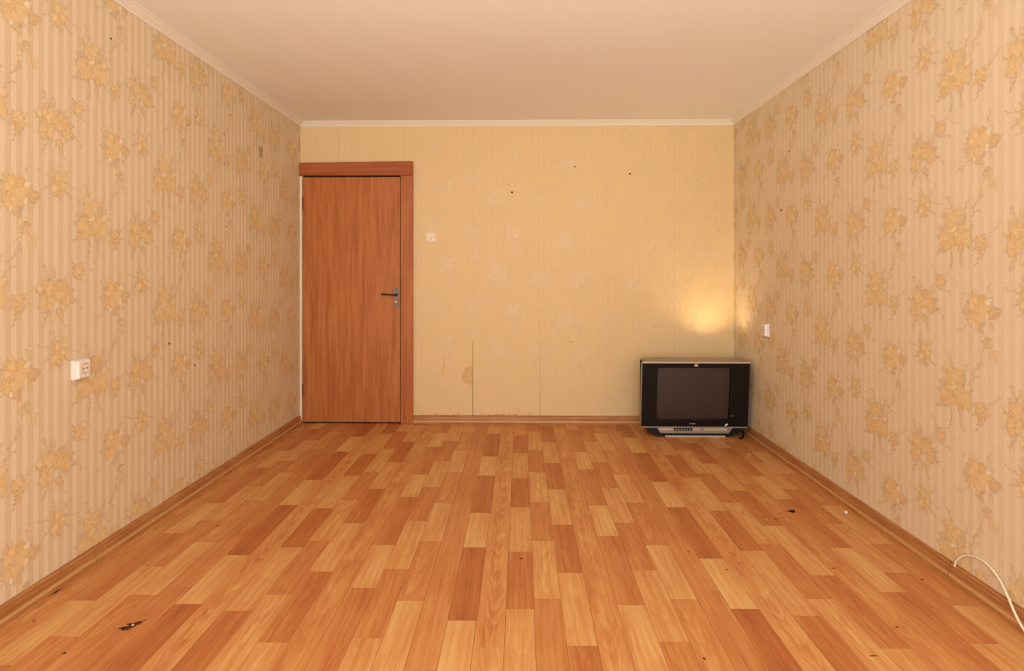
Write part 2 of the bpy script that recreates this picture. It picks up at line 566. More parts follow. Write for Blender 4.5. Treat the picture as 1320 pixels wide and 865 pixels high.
CR = [(0.0, HC), (0.0, HC - 0.036), (0.005, HC - 0.037), (0.007, HC - 0.030), (0.016, HC - 0.022), (0.026, HC - 0.014), (0.033, HC - 0.007), (0.040, HC - 0.006), (0.041, HC)]
for i, (wl, a, b, ma, mb, lab) in enumerate((
        ('L', YR, D, 0, -1, 'pale foam cornice between ceiling and left wall'),
        ('R', YR, D, 0, -1, 'pale foam cornice between ceiling and right wall'),
        ('B', XL, XR, 1, -1, 'pale foam cornice between ceiling and far wall'))):
    o = sweep('trim_%d' % (i + 1), CR, wl, a, b, M_CORN, None, ma, mb)
    tag(o, lab, 'cornice', kind='structure')

# ------------------------------------------------------------------ printed flowers on the wallpaper
PET = [(228, 172, 106), (224, 164, 99), (230, 178, 115), (225, 172, 116)]
LEAF = [(215, 168, 117), (211, 163, 114), (219, 173, 122), (207, 160, 113)]
HIL = [(246, 200, 126), (240, 202, 150), (238, 204, 164)]
STEM = [(196, 146, 98), (204, 154, 104)]


class Motif:
    def __init__(self, seed):
        self.r = random.Random(seed); self.v = []; self.f = []; self.c = []; self.layer = 0

    def lift(self): self.layer = min(self.layer + 1, 60)

    def fan(self, pts, center, ce, cc):
        z = 0.0002 + self.layer * 0.00003
        n0 = len(self.v)
        self.v.append((center[0], center[1], z + 0.0003)); self.c.append(cc)
        for p in pts:
            self.v.append((p[0], p[1], z)); self.c.append(ce)
        n = len(pts)
        for i in range(n): self.f.append((n0, n0 + 1 + i, n0 + 1 + (i + 1) % n))
        self.lift()

    def petal(self, x, y, rx, ry, ang, cols, jag=0.18, n=11):
        r = self.r; base = r.choice(cols)
        k = r.uniform(0.93, 1.05)
        ce = tuple(v * k * 0.95 for v in base); cc = tuple(min(255, v * k * 1.03) for v in base)
        pts = []
        for i in range(n):
            w = 2 * math.pi * i / n
            q = 1 + r.uniform(-jag, jag)
            a, b = rx * math.cos(w) * q, ry * math.sin(w) * q
            pts.append((x + a * math.cos(ang) - b * math.sin(ang), y + a * math.sin(ang) + b * math.cos(ang)))
        if rx > .012:
            big = [(x + (p[0] - x) * 1.13, y + (p[1] - y) * 1.13) for p in pts]
            self.fan(big, (x, y), tuple(v * 0.945 for v in base), base)
        self.fan(pts, (x, y), ce, cc)

    def leaf(self, x, y, ln, wd, ang, cols=LEAF):
        r = self.r; base = r.choice(cols); k = r.uniform(0.95, 1.05)
        col = tuple(v * k for v in base); pts = []
        N = 6
        for sgn in (1, -1):
            rng = range(N + 1) if sgn == 1 else range(N - 1, 0, -1)
            for i in rng:
                t = i / N
                w = wd * math.sin(math.pi * t ** 0.8) * (1 + (0.25 if i % 2 else -0.1)) * 0.5
                a, b = t * ln, sgn * w
                pts.append((x + a * math.cos(ang) - b * math.sin(ang), y + a * math.sin(ang) + b * math.cos(ang)))
        self.fan(pts, (x + ln * .5 * math.cos(ang), y + ln * .5 * math.sin(ang)), col, tuple(min(255, v * 1.06) for v in col))

    def stem(self, pts, w=0.0022):
        col = self.r.choice(STEM); z = 0.0002 + self.layer * 0.00003
        n0 = len(self.v)
        for i, p in enumerate(pts):
            q0 = pts[max(i - 1, 0)]; q1 = pts[min(i + 1, len(pts) - 1)]
            dx, dy = q1[0] - q0[0], q1[1] - q0[1]; L = math.hypot(dx, dy) or 1
            nx, ny = -dy / L * w / 2, dx / L * w / 2
            self.v += [(p[0] + nx, p[1] + ny, z), (p[0] - nx, p[1] - ny, z)]; self.c += [col, col]
        for i in range(len(pts) - 1):
            a = n0 + 2 * i
            self.f.append((a, a + 1, a + 3, a + 2))
        self.lift()

    def arc(self, x0, y0, x1, y1, bend, n=7):
        mx, my = (x0 + x1) / 2, (y0 + y1) / 2
        dx, dy = x1 - x0, y1 - y0
        cx, cy = mx - dy * bend, my + dx * bend
        return [((1 - t) ** 2 * x0 + 2 * t * (1 - t) * cx + t * t * x1, (1 - t) ** 2 * y0 + 2 * t * (1 - t) * cy + t * t * y1) for t in [i / n for i in range(n + 1)]]

    def sprig(self, x0, y0, x1, y1, bend=0.2, n=6, ls=0.016):
        p = self.arc(x0, y0, x1, y1, bend)
        self.stem(p)
        for i in range(n):
            q = p[min(len(p) - 1, 1 + int(i * (len(p) - 1) / n))]
            a = math.atan2(y1 - y0, x1 - x0) + (0.9 if i % 2 else -0.9) + self.r.uniform(-.4, .4)
            self.leaf(q[0], q[1], ls * self.r.uniform(.7, 1.25), ls * .6, a)

    def rose(self, x, y, r):
        R_ = self.r
        for i in range(7):
            w = R_.uniform(0, 6.28); d = r * R_.uniform(.95, 1.3)
            self.petal(x + d * math.cos(w), y + d * math.sin(w), r * R_.uniform(.08, .2), r * R_.uniform(.05, .1), w + R_.uniform(-.6, .6), LEAF, .3, 8)
        w0 = R_.uniform(0, 6.28)
        for i in range(6):
            w = w0 + 2 * math.pi * i / 6 + R_.uniform(-.35, .35); d = R_.uniform(.48, .72) * r
            self.petal(x + d * math.cos(w), y + d * math.sin(w), R_.uniform(.34, .5) * r, R_.uniform(.28, .42) * r, w, PET, 0.2, 14)
        for i in range(4):
            w = w0 + 2 * math.pi * i / 4 + R_.uniform(-.4, .4); d = R_.uniform(.15, .32) * r
            self.petal(x + d * math.cos(w), y + d * math.sin(w), R_.uniform(.24, .34) * r, R_.uniform(.18, .26) * r, w + R_.uniform(-.5, .5), PET, 0.2, 11)
        for i in range(9):
            w = R_.uniform(0, 6.28); d = R_.uniform(.1, .85) * r
            self.petal(x + d * math.cos(w), y + d * math.sin(w), r * R_.uniform(.06, .15), r * .03, R_.uniform(0, 3.14), HIL if i < 5 else STEM, .3, 7)

    def leaves_round(self, x, y, r, n, ln):
        for i in range(n):
            w = 2 * math.pi * i / n + self.r.uniform(-.35, .35)
            self.leaf(x + r * math.cos(w), y + r * math.sin(w), ln * self.r.uniform(.7, 1.3), ln * .55, w + self.r.uniform(-.5, .5))

    def build(self, name):
        me = bpy.data.meshes.new(name)
        me.from_pydata(self.v, [], self.f); me.update()
        a = me.color_attributes.new('ink', 'FLOAT_COLOR', 'POINT')
        a.data.foreach_set('color', [q for c in self.c for q in lin(c)])
        return me


def motif_A():
    m = Motif(3)
    m.sprig(0.055, 0.0, 0.115, 0.075, .2, 7, .014)
    m.sprig(-.05, .06, -.01, .115, .2, 4, .02)
    m.sprig(0.03, -.06, 0.035, -.145, -.15, 3, .012)
    m.sprig(-.06, -.05, -.115, -.085, .2, 6, .013); m.sprig(-.02, .09, -.045, .15, -.2, 6, .015); m.sprig(.05, .06, .075, .12, .2, 5, .013); m.sprig(-.02, -.07, -.03, -.15, .2, 6, .012)
    m.stem(m.arc(.035, -.09, .06, -.15, -.3), .0024)
    m.leaves_round(0, 0, .055, 9, .042)
    m.leaf(-.035, .075, .032, .028, 1.9); m.leaf(-.05, .07, .028, .026, 2.8)
    m.leaf(-.075, -.02, .03, .014, 2.6); m.leaf(-.075, -.02, .026, .014, 4.4)
    m.rose(-.012, .05, .042)
    m.rose(-.042, -.028, .044)
    m.rose(.035, -.026, .046)
    m.petal(.03, .045, .03, .022, .6, LEAF); m.leaf(.05, .01, .045, .03, .6)
    m.petal(.02, .075, .024, .014, .3, PET)
    m.petal(-.005, .01, .02, .008, .6, HIL)
    return m.build('flower_bunch')


def motif_R():
    m = Motif(8)
    m.sprig(-.01, .03, -.10, .045, .15, 5, .012)
    m.sprig(.0, .03, .07, .09, -.3, 3, .012)
    m.stem(m.arc(.02, .05, .105, .0, -.35), .002)
    m.leaf(.02, .035, .035, .024, .8); m.leaf(.03, .045, .03, .022, 1.6); m.leaf(-.02, .04, .03, .014, 2.2)
    m.sprig(-.01, -.03, -.05, -.055, .2, 3, .012)
    m.sprig(.03, -.01, .075, -.04, -.2, 5, .012); m.sprig(-.03, .0, -.07, -.02, .2, 4, .012); m.sprig(.0, .04, -.02, .095, .2, 5, .013)
    m.leaves_round(0, 0, .03, 6, .02)
    m.rose(0, 0, .04)
    return m.build('single_rose')


def motif_C():
    m = Motif(21)
    m.stem(m.arc(-.03, .05, .06, .075, -.35), .0025)
    m.stem(m.arc(.06, .075, .15, .12, .25), .0025); m.stem(m.arc(.15, .12, .19, .085, -.2), .0025)
    m.leaf(.19, .088, .014, .008, -.4); m.leaf(.15, .12, .016, .009, 1.2)
    m.sprig(.1, .1, .06, .16, .2, 4, .012); m.sprig(.1, .05, .165, .035, .2, 5, .013)
    m.sprig(.07, -.03, .125, -.07, .3, 4, .014); m.sprig(-.05, -.02, -.1, .02, .2, 5, .014)
    m.sprig(-.03, .05, -.06, .11, .2, 6, .014); m.sprig(-.04, -.06, -.075, -.12, .2, 6, .013); m.sprig(.02, -.06, .04, -.13, -.2, 6, .013)
    m.leaves_round(-.005, -.005, .06, 10, .035)
    m.leaf(.05, .03, .04, .022, 1.3); m.leaf(.0, -.055, .035, .026, -1.2); m.leaf(.02, -.05, .03, .024, -.6)
    m.rose(-.045, .02, .032); m.rose(-.05, -.035, .034); m.rose(.015, .01, .036); m.rose(.05, -.02, .03)
    m.rose(.105, .085, .028)
    return m.build('trailing_bunch')


def motif_D():
    m = Motif(33)
    m.sprig(-.04, .05, -.085, .07, .2, 4, .014); m.sprig(.03, .07, .055, .11, .2, 4, .014)
    m.sprig(-.06, -.05, -.13, -.085, .15, 6, .012)
    m.sprig(.01, -.07, .07, -.16, -.2, 7, .032); m.sprig(.04, -.1, .0, -.2, -.2, 7, .022)
    m.sprig(0.0, -.2, -.045, -.24, .1, 4, .014)
    m.leaves_round(0, 0, .06, 8, .032)
    m.leaf(-.06, -.01, .035, .024, 2.9); m.leaf(-.055, -.02, .03, .02, 3.7)
    m.rose(-.01, .01, .055); m.rose(-.025, -.03, .04)
    m.leaf(.03, -.01, .07, .05, .28, [(206, 156, 104)])
    m.petal(.035, .035, .018, .012, .5, HIL); m.petal(.03, -.02, .016, .009, 1.5, HIL)
    m.petal(-.03, -.055, .012, .007, 1.5, HIL)
    return m.build('leafy_bunch')


def motif_S():
    m = Motif(41)
    m.sprig(.02, .03, .09, .075, -.25, 7, .013)
    m.sprig(-.01, -.03, -.03, -.085, .2, 5, .012); m.sprig(-.02, .01, -.06, .035, .2, 4, .012)
    m.leaves_round(0, -.01, .025, 6, .024)
    m.rose(0, 0, .03)
    return m.build('rose_sprig')


MOT = {'A': (motif_A(), (0, 0)), 'R': (motif_R(), (-.181, .122)), 'C': (motif_C(), (-.186, -.285)),
       'D': (motif_D(), (.134, -.31)), 'S': (motif_S(), (.134, -.054))}
NAMES = {'A': 'flower_bunch', 'R': 'single_rose', 'C': 'trailing_bunch', 'D': 'leafy_bunch', 'S': 'rose_sprig'}
RAD = 0.25


def paper_flowers(wall, mtx, origin, step, vert, smin, smax, tmin, tmax, mat, scale=1.0):
    """mtx maps wall (s, t, out) to the room; origin = (s, t) of one bunch A"""
    cache = {}
    for i in range(-14, 15):
        for k in range(-8, 9):
            for key, (me, (ds, dt)) in MOT.items():
                s = origin[0] + i * step[0] + ds * scale
                t = origin[1] + i * step[1] + k * vert + dt * scale
                vs = [(v.co.x * scale + s, v.co.y * scale + t) for v in me.vertices]
                a0 = min(v[0] for v in vs); a1 = max(v[0] for v in vs)
                b0 = min(v[1] for v in vs); b1 = max(v[1] for v in vs)
                if a1 < smin + .03 or a0 > smax - .03 or b1 < tmin + .03 or b0 > tmax - .03: continue
                inside = a0 >= smin and a1 <= smax and b0 >= tmin and b1 <= tmax
                if inside:
                    if key not in cache:
                        mm = me.copy(); mm.materials.append(mat); cache[key] = mm
                    mm = cache[key]
                else:
                    bm = bmesh.new(); bm.from_mesh(me)
                    for co, no in (((smin - s, 0, 0), (-1, 0, 0)), ((smax - s, 0, 0), (1, 0, 0)), ((0, tmin - t, 0), (0, -1, 0)), ((0, tmax - t, 0), (0, 1, 0))):
                        bmesh.ops.bisect_plane(bm, geom=bm.verts[:] + bm.edges[:] + bm.faces[:], plane_co=[c / scale for c in co], plane_no=no, clear_outer=True)
                    if len(bm.faces) < 4: bm.free(); continue
                    mm = bpy.data.meshes.new(NAMES[key]); bm.to_mesh(mm); bm.free(); mm.materials.append(mat)
                o = new_obj(NAMES[key], mm, wall)
                o.matrix_world = mtx @ Matrix.Translation((s, t, 0)) @ Matrix.Diagonal((scale, scale, 1, 1))


ML = Matrix(((0, 0, 1, XL), (1, 0, 0, 0), (0, 1, 0, 0), (0, 0, 0, 1)))
MR = Matrix(((0, 0, -1, XR), (-1, 0, 0, 0), (0, 1, 0, 0), (0, 0, 0, 1)))
MB_ = Matrix(((1, 0, 0, 0), (0, 0, -1, D), (0, 1, 0, 0), (0, 0, 0, 1)))
TMIN, TMAX = 0.067, HC - 0.038
paper_flowers(wall_left, ML, (2.487, 1.446), (.512, .272), .664, 1.75, D - .001, TMIN, TMAX, M_PRINT, 1.04)
paper_flowers(wall_right, MR, (-2.398, 1.393), (.522, .249), .634, -D + .001, -1.75, TMIN, TMAX, M_PRINT)
paper_flowers(wall_back, MB_, (0.35, 0.85), (.553, .26), .64, DOOR_R + .004, XR - .001, TMIN, TMAX, M_PRINT_B)

# ------------------------------------------------------------------ marks on the walls
def disk(name, mtx, s, t, rx, ry, mat, parent, n=10, jag=0.15, out=0.0008, seed=1):
    r = random.Random(seed); vs = [(s, t, out + .0006)]
    for i in range(n):
        w = 2 * math.pi * i / n; q = 1 + r.uniform(-jag, jag)
        vs.append((s + rx * q * math.cos(w), t + ry * q * math.sin(w), out * .2))
    me = mesh(name, [mtx @ Vector(v) for v in vs], [(0, 1 + i, 1 + (i + 1) % n) for i in range(n)], mat)
    return new_obj(name, me, parent)


TH = math.atan(11.5 / 763.0)


def ray(px):
    t = (px - 660) / 763.0
    return t * math.cos(TH) - math.sin(TH), t * math.sin(TH) + math.cos(TH)


def on_back(px, py):
    dx, dy = ray(px); k = D / dy
    return k * dx, CAM_H - (py - 354) / 763.0 * k


def on_side(px, py, X):
    dx, dy = ray(px); k = X / dx
    return k * dy, CAM_H - (py - 354) / 763.0 * k


def on_floor(px, py):
    d = CAM_H * 763.0 / (py - 354); dx, dy = ray(px)
    return d * dx, d * dy


for i, (px, py, r) in enumerate(((660, 248, .008), (741, 215, .006), (812, 224, .007), (543, 302, .005), (736, 441, .004))):
    s, t = on_back(px, py); disk('nail_hole', MB_, s, t, r, r * 1.2, M_HOLE, wall_back, seed=i)
for i, (px, py, r) in enumerate(((1007, 271, .009), (966, 301, .006), (1017, 195, .006), (1055, 122, .004))):
    y, t = on_side(px, py, XR); disk('nail_hole', MR, -y, t, r, r, M_HOLE, wall_right, seed=i)
for i, (px, py, r) in enumerate(((254, 151, .008), (143, 50, .005), (289, 173, .006), (289, 212, .006), (292, 292, .006), (218, 443, .006), (251, 471, .006))):
    y, t = on_side(px, py, XL); disk('nail_hole', ML, y, t, r, r * 1.1, M_HOLE, wall_left, seed=i)
for i, (px, py, rx, ry) in enumerate(((982, 500, .012, .012), (1081, 402, .006, .012), (1083, 411, .004, .02))):
    y, t = on_side(px, py, XR); disk('plaster_chip', MR, -y, t, rx, ry, M_PALE, wall_right, seed=i)
# bare patch beside the open joint of the far wall
s0, t0 = on_back(609.5, 484)
vs = [(s0, t0 + .072, .0030), (s0, t0 - .078, .0030), (s0 - .03, t0 - .076, .0030), (s0 - .07, t0 - .06, .0030), (s0 - .09, t0 - .03, .0030), (s0 - .09, t0, .0030), (s0 - .075, t0 + .03, .0030), (s0 - .06, t0 + .06, .0030), (s0 - .035, t0 + .074, .0030)]
new_obj('torn_patch', mesh('torn_patch', [MB_ @ Vector(v) for v in vs], [tuple(range(len(vs)))], M_TORN), wall_back)
for (pa, ya_, pb, yb_, w) in ((609.5, 441, 609.5, 537, .0036), (572, 458, 571.5, 482, .003), (696.6, 440, 696.6, 537, .002)):
    a = on_back(pa, ya_); b = on_back(pb, yb_)
    vs = [(a[0] - w / 4, a[1], .0031), (a[0] + w / 4, a[1], .0031), (b[0] + w / 2, b[1], .0031), (b[0] - w / 2, b[1], .0031)]
    new_obj('paper_crack', mesh('paper_crack', [MB_ @ Vector(v) for v in vs], [(0, 1, 2, 3)], M_DIRT if w < .0035 else M_HOLE), wall_back)
rr = random.Random(5)
vs, fs = [], []
for i in range(70):
    px = rr.choice((rr.gauss(640, 26), rr.gauss(560, 14), rr.gauss(655, 20)))
    if px < 540: continue
    s, t = on_back(px, 537 - abs(rr.gauss(0, 2.4)) - 1.2)
    q = rr.uniform(.002, .006); n0 = len(vs)
    vs += [MB_ @ Vector((s + q * math.cos(w) * 1.5, t + q * math.sin(w) * .8, .0006)) for w in (0.3, 1.6, 2.9, 4.1, 5.3)]
    fs.append(tuple(range(n0, n0 + 5)))
mo = new_obj('mould_specks', mesh('mould_specks', vs, fs, M_DIRT), wall_back); mo['kind'] = 'stuff'

# ------------------------------------------------------------------ door
LE = -1.796; RE = -0.987; TOPD = 2.022
door = empty('door_1', (-1.39, D, 0))
tag(door, 'flat red-brown wood door with bronze lever handle in the far corner', 'door', kind='structure')
door_children = []


def dpart(o, parent=None):
    o.parent = parent or door
    o.matrix_parent_inverse = Matrix.Translation(door.location).inverted() if parent is None else Matrix.Identity(4)
    return o


leaf_ = dpart(box('leaf', LE, RE - 0.006, D - 0.022, D - 0.001, 0.012, TOPD, M_DOOR, None, 0.002))
dpart(box('leaf_edge', RE - 0.0095, RE - 0.0055, D - 0.0232, D - 0.003, 0.014, TOPD - 0.002, M_SKIRT2, None, 0.001), leaf_)
dpart(box('gap_shade_strip', LE, RE + 0.004, D - 0.004, D - 0.0005, TOPD + 0.001, TOPD + 0.014, M_HOLE))  # dark strips painting the shade in the gaps round the leaf
dpart(box('gap_shade_strip', RE - 0.0055, RE + 0.003, D - 0.004, D - 0.0005, 0.01, TOPD + 0.01, M_HOLE))
bm = bmesh.new(); box_bm(bm, RE + 0.002, DOOR_R, D - 0.034, D - 0.0005, 0.0, TOPD + 0.012, 0.007, 3)
dpart(bm_obj('side_casing', bm, M_CASE_V))
# head casing, its top edge rising a little to the right
bm = bmesh.new(); box_bm(bm, XL + 0.001, DOOR_R, D - 0.036, D - 0.0005, TOPD + 0.0125, 2.140, 0.007, 3)
for v in bm.verts:
    if v.co.z > 2.10: v.co.z += 0.010 * (v.co.x - XL) / (DOOR_R - XL)
dpart(bm_obj('head_casing', bm, M_CASE_H))
dpart(box('pale_side_strip', XL + 0.003, LE - 0.003, D - 0.028, D - 0.0005, 0.0, TOPD + 0.008, M_CREAM, None, 0.003))
dpart(box('threshold', LE, RE, D - 0.010, D - 0.0005, 0.0, 0.011, M_HOLE))
for zc in (1.805, 0.27):
    h = dpart(lathe('hinge', [(0.0, -.055), (0.005, -.055), (0.0075, -.05), (0.0075, -.004), (0.006, -.003), (0.006, .003), (0.0075, .004), (0.0075, .05), (0.005, .055), (0, .055)], M_HINGE, None, 12,
                    Matrix.Translation((LE + 0.004, D - 0.023, zc))))
# handle: long rounded plate, lever towards the hinges, brass cylinder
hx, hz = -1.0205, 1.034
bm = bmesh.new()
box_bm(bm, hx - .017, hx + .017, D - .0295, D - .022, hz - .085, hz + .085, 0.0)
bmesh.ops.bevel(bm, geom=[e for e in bm.edges if abs(e.verts[0].co.y - e.verts[1].co.y) > .004], offset=.014, segments=5, affect='EDGES', profile=.5)
bmesh.ops.bevel(bm, geom=[e for e in bm.edges if e.verts[0].co.y < D - .0285 and e.verts[1].co.y < D - .0285 and len(e.link_faces) == 2 and abs(e.link_faces[0].normal.dot(e.link_faces[1].normal)) < .5], offset=.002, segments=2, affect='EDGES')
handle = dpart(bm_obj('door_handle', bm, M_CHROME))
handle['label'] = 'worn bronze handle plate with lever'
dpart(tube('lever', [(hx, D - .03, hz + .022), (hx, D - .055, hz + .022), (hx - .012, D - .068, hz + .022), (hx - .05, D - .070, hz + .024), (hx - .09, D - .068, hz + .029), (hx - .115, D - .062, hz + .024)], .0068, M_LEVER, None, 12), handle)
RY = Matrix.Rotation(math.radians(90), 4, 'X')
dpart(lathe('rosette', [(0, 0), (.0135, 0), (.0125, .006), (.0105, .009), (0, .009)], M_LEVER, None, 20, Matrix.Translation((hx, D - .0295, hz + .022)) @ RY), handle)
dpart(lathe('key_cylinder', [(0, 0), (.0095, 0), (.0095, .007), (.008, .009), (0, .009)], M_BRASS, None, 16, Matrix.Translation((hx, D - .0295, hz - .035)) @ RY), handle)
dpart(box('key_slot', hx - .0015, hx + .0015, D - .0392, D - .0375, hz - .042, hz - .030, M_HOLE), handle)
for dz in (.07, -.07):
    dpart(lathe('screw', [(0, 0), (.0045, 0), (.0035, .0022), (0, .0022)], M_LEVER, None, 10, Matrix.Translation((hx, D - .0295, hz + dz)) @ RY), handle)

# ------------------------------------------------------------------ switch and sockets
def inv(o, root):
    o.parent = root
    o.matrix_parent_inverse = Matrix.Translation(root.location).inverted()
    return o


sx, sz = -0.739, 1.528
sw = empty('light_switch', (sx, D, sz))
tag(sw, 'cream double rocker light switch on the far wall beside the door', 'light switch')
bm = bmesh.new(); box_bm(bm, sx - .042, sx + .042, D - .010, D, sz - .042, sz + .042, .004, 3)
inv(bm_obj('frame', bm, M_IVORY), sw)
for a in (-.0155, .0155):
    bm = bmesh.new(); box_bm(bm, sx + a - .0145, sx + a + .0145, D - .018, D - .009, sz - .029, sz + .029, .002, 2)
    for v in bm.verts:
        if v.co.y < D - .012 and v.co.z > sz: v.co.y += .004
    inv(bm_obj('rocker', bm, M_ROCK), sw)


def socket(name, X, y, z, sgn, label, tw=.074, th=.082, depth=.03, tilt=0.0, one_hole=False):
    """surface socket; sgn = direction out of the wall along x"""
    root = empty(name, (X, y, z)); root.rotation_euler = (tilt, 0, 0)
    tag(root, label, 'wall socket')

    def add(o): o.parent = root; return o
    bm = bmesh.new(); box_bm(bm, min(0, sgn * depth * .45), max(0, sgn * depth * .45), -tw / 2, tw / 2, -th / 2, th / 2, .004, 3)
    add(bm_obj('back_box', bm, M_WHITE))
    bm = bmesh.new()
    xa, xb = sorted((sgn * depth * .45, sgn * depth))
    box_bm(bm, xa, xb, -tw / 2 + .001, tw / 2 - .001, -th / 2 + .001, th / 2 - .001, .0)
    for v in bm.verts:
        if abs(v.co.x) > depth * .9: v.co.y *= .86; v.co.z *= .86
    bmesh.ops.bevel(bm, geom=bm.edges[:], offset=.004, segments=3, affect='EDGES', profile=.5)
    cover = add(bm_obj('cover', bm, M_WHITE))
    m = Matrix.Translation((sgn * (depth - .0005), 0, 0.004)) @ Matrix.Rotation(math.radians(90 * sgn), 4, 'Y')
    ring = lathe('recess_rim', [(.021, 0), (.0225, .0015), (.019, .0022), (.018, .0002)], M_TORN, root, 28, m)
    well = lathe('recess', [(0, 0), (.0185, 0), (.0185, .0008), (0, .0008)], M_WHITE, root, 28, m)
    for k, a in enumerate((-.0095, .0095)):
        lathe('pin_hole', [(0, 0), (.0034, 0), (.0034, .0013), (0, .0013)], M_HOLE, root, 12, m @ Matrix.Translation((0, a, 0)))
    return root


socket('wall_socket', XL, 2.402, .834, 1, 'white surface socket on the left wall among the flowers', .078, .082, .032, math.radians(1))
socket('wall_socket', XR, 4.205, .829, -1, 'white surface socket on the right wall above the television', .082, .092, .032, math.radians(-2))
y, z = on_side(335.5, 196, XL)
hk = empty('wall_bracket', (XL, y, z)); tag(hk, 'small dull grey-brown metal plate high on the left wall near the door', 'bracket')
inv(box('plate', XL, XL + .006, y - .026, y + .026, z - .036, z + .036, M_METAL, None, .002), hk)
inv(box('slot', XL + .0055, XL + .0068, y - .006, y + .006, z - .016, z + .004, M_DIRT), hk)

# ------------------------------------------------------------------ television
tv = empty('television', (1.30, 4.45, 0))
tag(tv, 'black and silver tube television on the floor in the far right corner', 'television')
TX0, TX1 = 0.900, 1.696


def P(o, parent=None):
    if parent is None: return inv(o, tv)
    o.parent = parent
    return o


ZT, ZB = 0.566, 0.084
YT, YB = 4.400, 4.452


def fy(z):           # front plane, leaning out at the top
    return YB + (YT - YB) * (z - ZB) / (ZT - ZB)


def slab(name, x0, x1, z0, z1, out, thick, mat, parent=None, bev=.002):
    """slab lying in the leaning front plane, its face `out` in front of it"""
    bm = bmesh.new(); box_bm(bm, x0, x1, 0, thick, z0, z1, bev)
    for v in bm.verts: v.co.y += fy(v.co.z) - out
    return P(bm_obj(name, bm, mat), parent)


# front frame with an opening for the tube
SX0, SX1, SZ0, SZ1 = 1.016, 1.556, .138, .532
front = slab('front_frame', TX0, TX1, SZ1, ZT, 0, .06, M_BLACK, None, .003)
slab('front_frame', TX0, TX1, ZB, SZ0, 0, .06, M_BLACK, None, .003)
slab('speaker_panel', TX0, SX0 - .002, SZ0 + .0005, SZ1 - .0005, -.001, .059, M_BLACK, None, .002)
slab('speaker_panel', SX1 + .002, TX1, SZ0 + .0005, SZ1 - .0005, -.001, .059, M_BLACK, None, .002)
# slightly domed tube face with rounded corners
NX, NZ = 24, 18
vs, fs = [], []
for b in range(NZ + 1):
    for a in range(NX + 1):
        u, w = a / NX * 2 - 1, b / NZ * 2 - 1
        x = (SX0 + SX1) / 2 + u * (SX1 - SX0) / 2; z = (SZ0 + SZ1) / 2 + w * (SZ1 - SZ0) / 2
        vs.append((x, fy(z) + .012 + .016 * (u * u * .6 + w * w * .4), z))
for b in range(NZ):
    for a in range(NX):
        q = b * (NX + 1) + a; fs.append((q, q + 1, q + NX + 2, q + NX + 1))
me = mesh('screen', vs, fs, M_SCREEN)
for p in me.polygons: p.use_smooth = True
P(new_obj('screen', me))
# corner fillets of the opening
for cx, cz, sxn, szn in ((SX0, SZ0, 1, 1), (SX1, SZ0, -1, 1), (SX0, SZ1, 1, -1), (SX1, SZ1, -1, -1)):
    pts = [(cx, cz)] + [(cx + sxn * .018 * (1 - math.sin(w)), cz + szn * .018 * (1 - math.cos(w))) for w in [i * math.pi / 10 for i in range(6)]]
    vv = [(x, fy(z) + .004, z) for x, z in pts] + [(x, fy(z) + .03, z) for x, z in pts]
    n = len(pts); ff = [tuple(range(n)), tuple(range(n, 2 * n))[::-1]] + [(i, (i + 1) % n, n + (i + 1) % n, n + i) for i in range(n)]
    P(new_obj('screen_corner', mesh('screen_corner', vv, ff, M_BLACK)))
# silver top deck
vs = [(TX0 + .002, YT - .004, ZT), (TX1 - .002, YT - .004, ZT), (TX1 - .006, 4.625, ZT), (TX0 + .042, 4.625, ZT)]
top = [(x, y, ZT + .010) for x, y, z in vs]
bm = bmesh.new(); V = [bm.verts.new(p) for p in vs + top]
for q in ((3, 2, 1, 0), (4, 5, 6, 7), (0, 1, 5, 4), (1, 2, 6, 5), (2, 3, 7, 6), (3, 0, 4, 7)): bm.faces.new([V[i] for i in q])
bmesh.ops.bevel(bm, geom=bm.edges[:], offset=.002, segments=2, affect='EDGES')
deck = P(bm_obj('top_deck', bm, M_SILVER_D))
for k in range(9):
    a = 1.0 + k * .02
    P(box('vent_slot', a, a + .012, 4.60, 4.618, ZT + .0098, ZT + .0106, M_HOLE), None)
# cabinet behind, stepping down to the tube neck
sect = [(4.505, .903, 1.693, .088, .5655), (4.60, .925, 1.690, .088, .5655), (4.63, .945, 1.686, .09, .555), (4.70, 1.03, 1.60, .11, .48), (4.80, 1.12, 1.50, .14, .40), (4.828, 1.15, 1.47, .16, .38)]
vs, fs = [], []
for yq, a, b, c, d in sect: vs += [(a, yq, c), (b, yq, c), (b, yq, d), (a, yq, d)]
for i in range(len(sect) - 1):
    for k in range(4):
        fs.append((4 * i + k, 4 * i + (k + 1) % 4, 4 * i + 4 + (k + 1) % 4, 4 * i + 4 + k))
fs += [(3, 2, 1, 0), tuple(4 * (len(sect) - 1) + k for k in range(4))]
P(new_obj('cabinet', mesh('cabinet', vs, fs, M_MATTE)))
for xa in (TX0 - .0005, TX1 - .004):
    bm = bmesh.new(); box_bm(bm, xa, xa + .0045, .0015, .055, ZB + .004, ZT - .002, .001)
    for v in bm.verts: v.co.y += fy(v.co.z)
    P(bm_obj('side_trim', bm, M_SILVER_D))
bm = bmesh.new(); box_bm(bm, TX0, TX1, YT - .0055, YT + .004, ZT - .0005, ZT + .0095, .0015)
P(bm_obj('front_edge_trim', bm, M_SILVER))
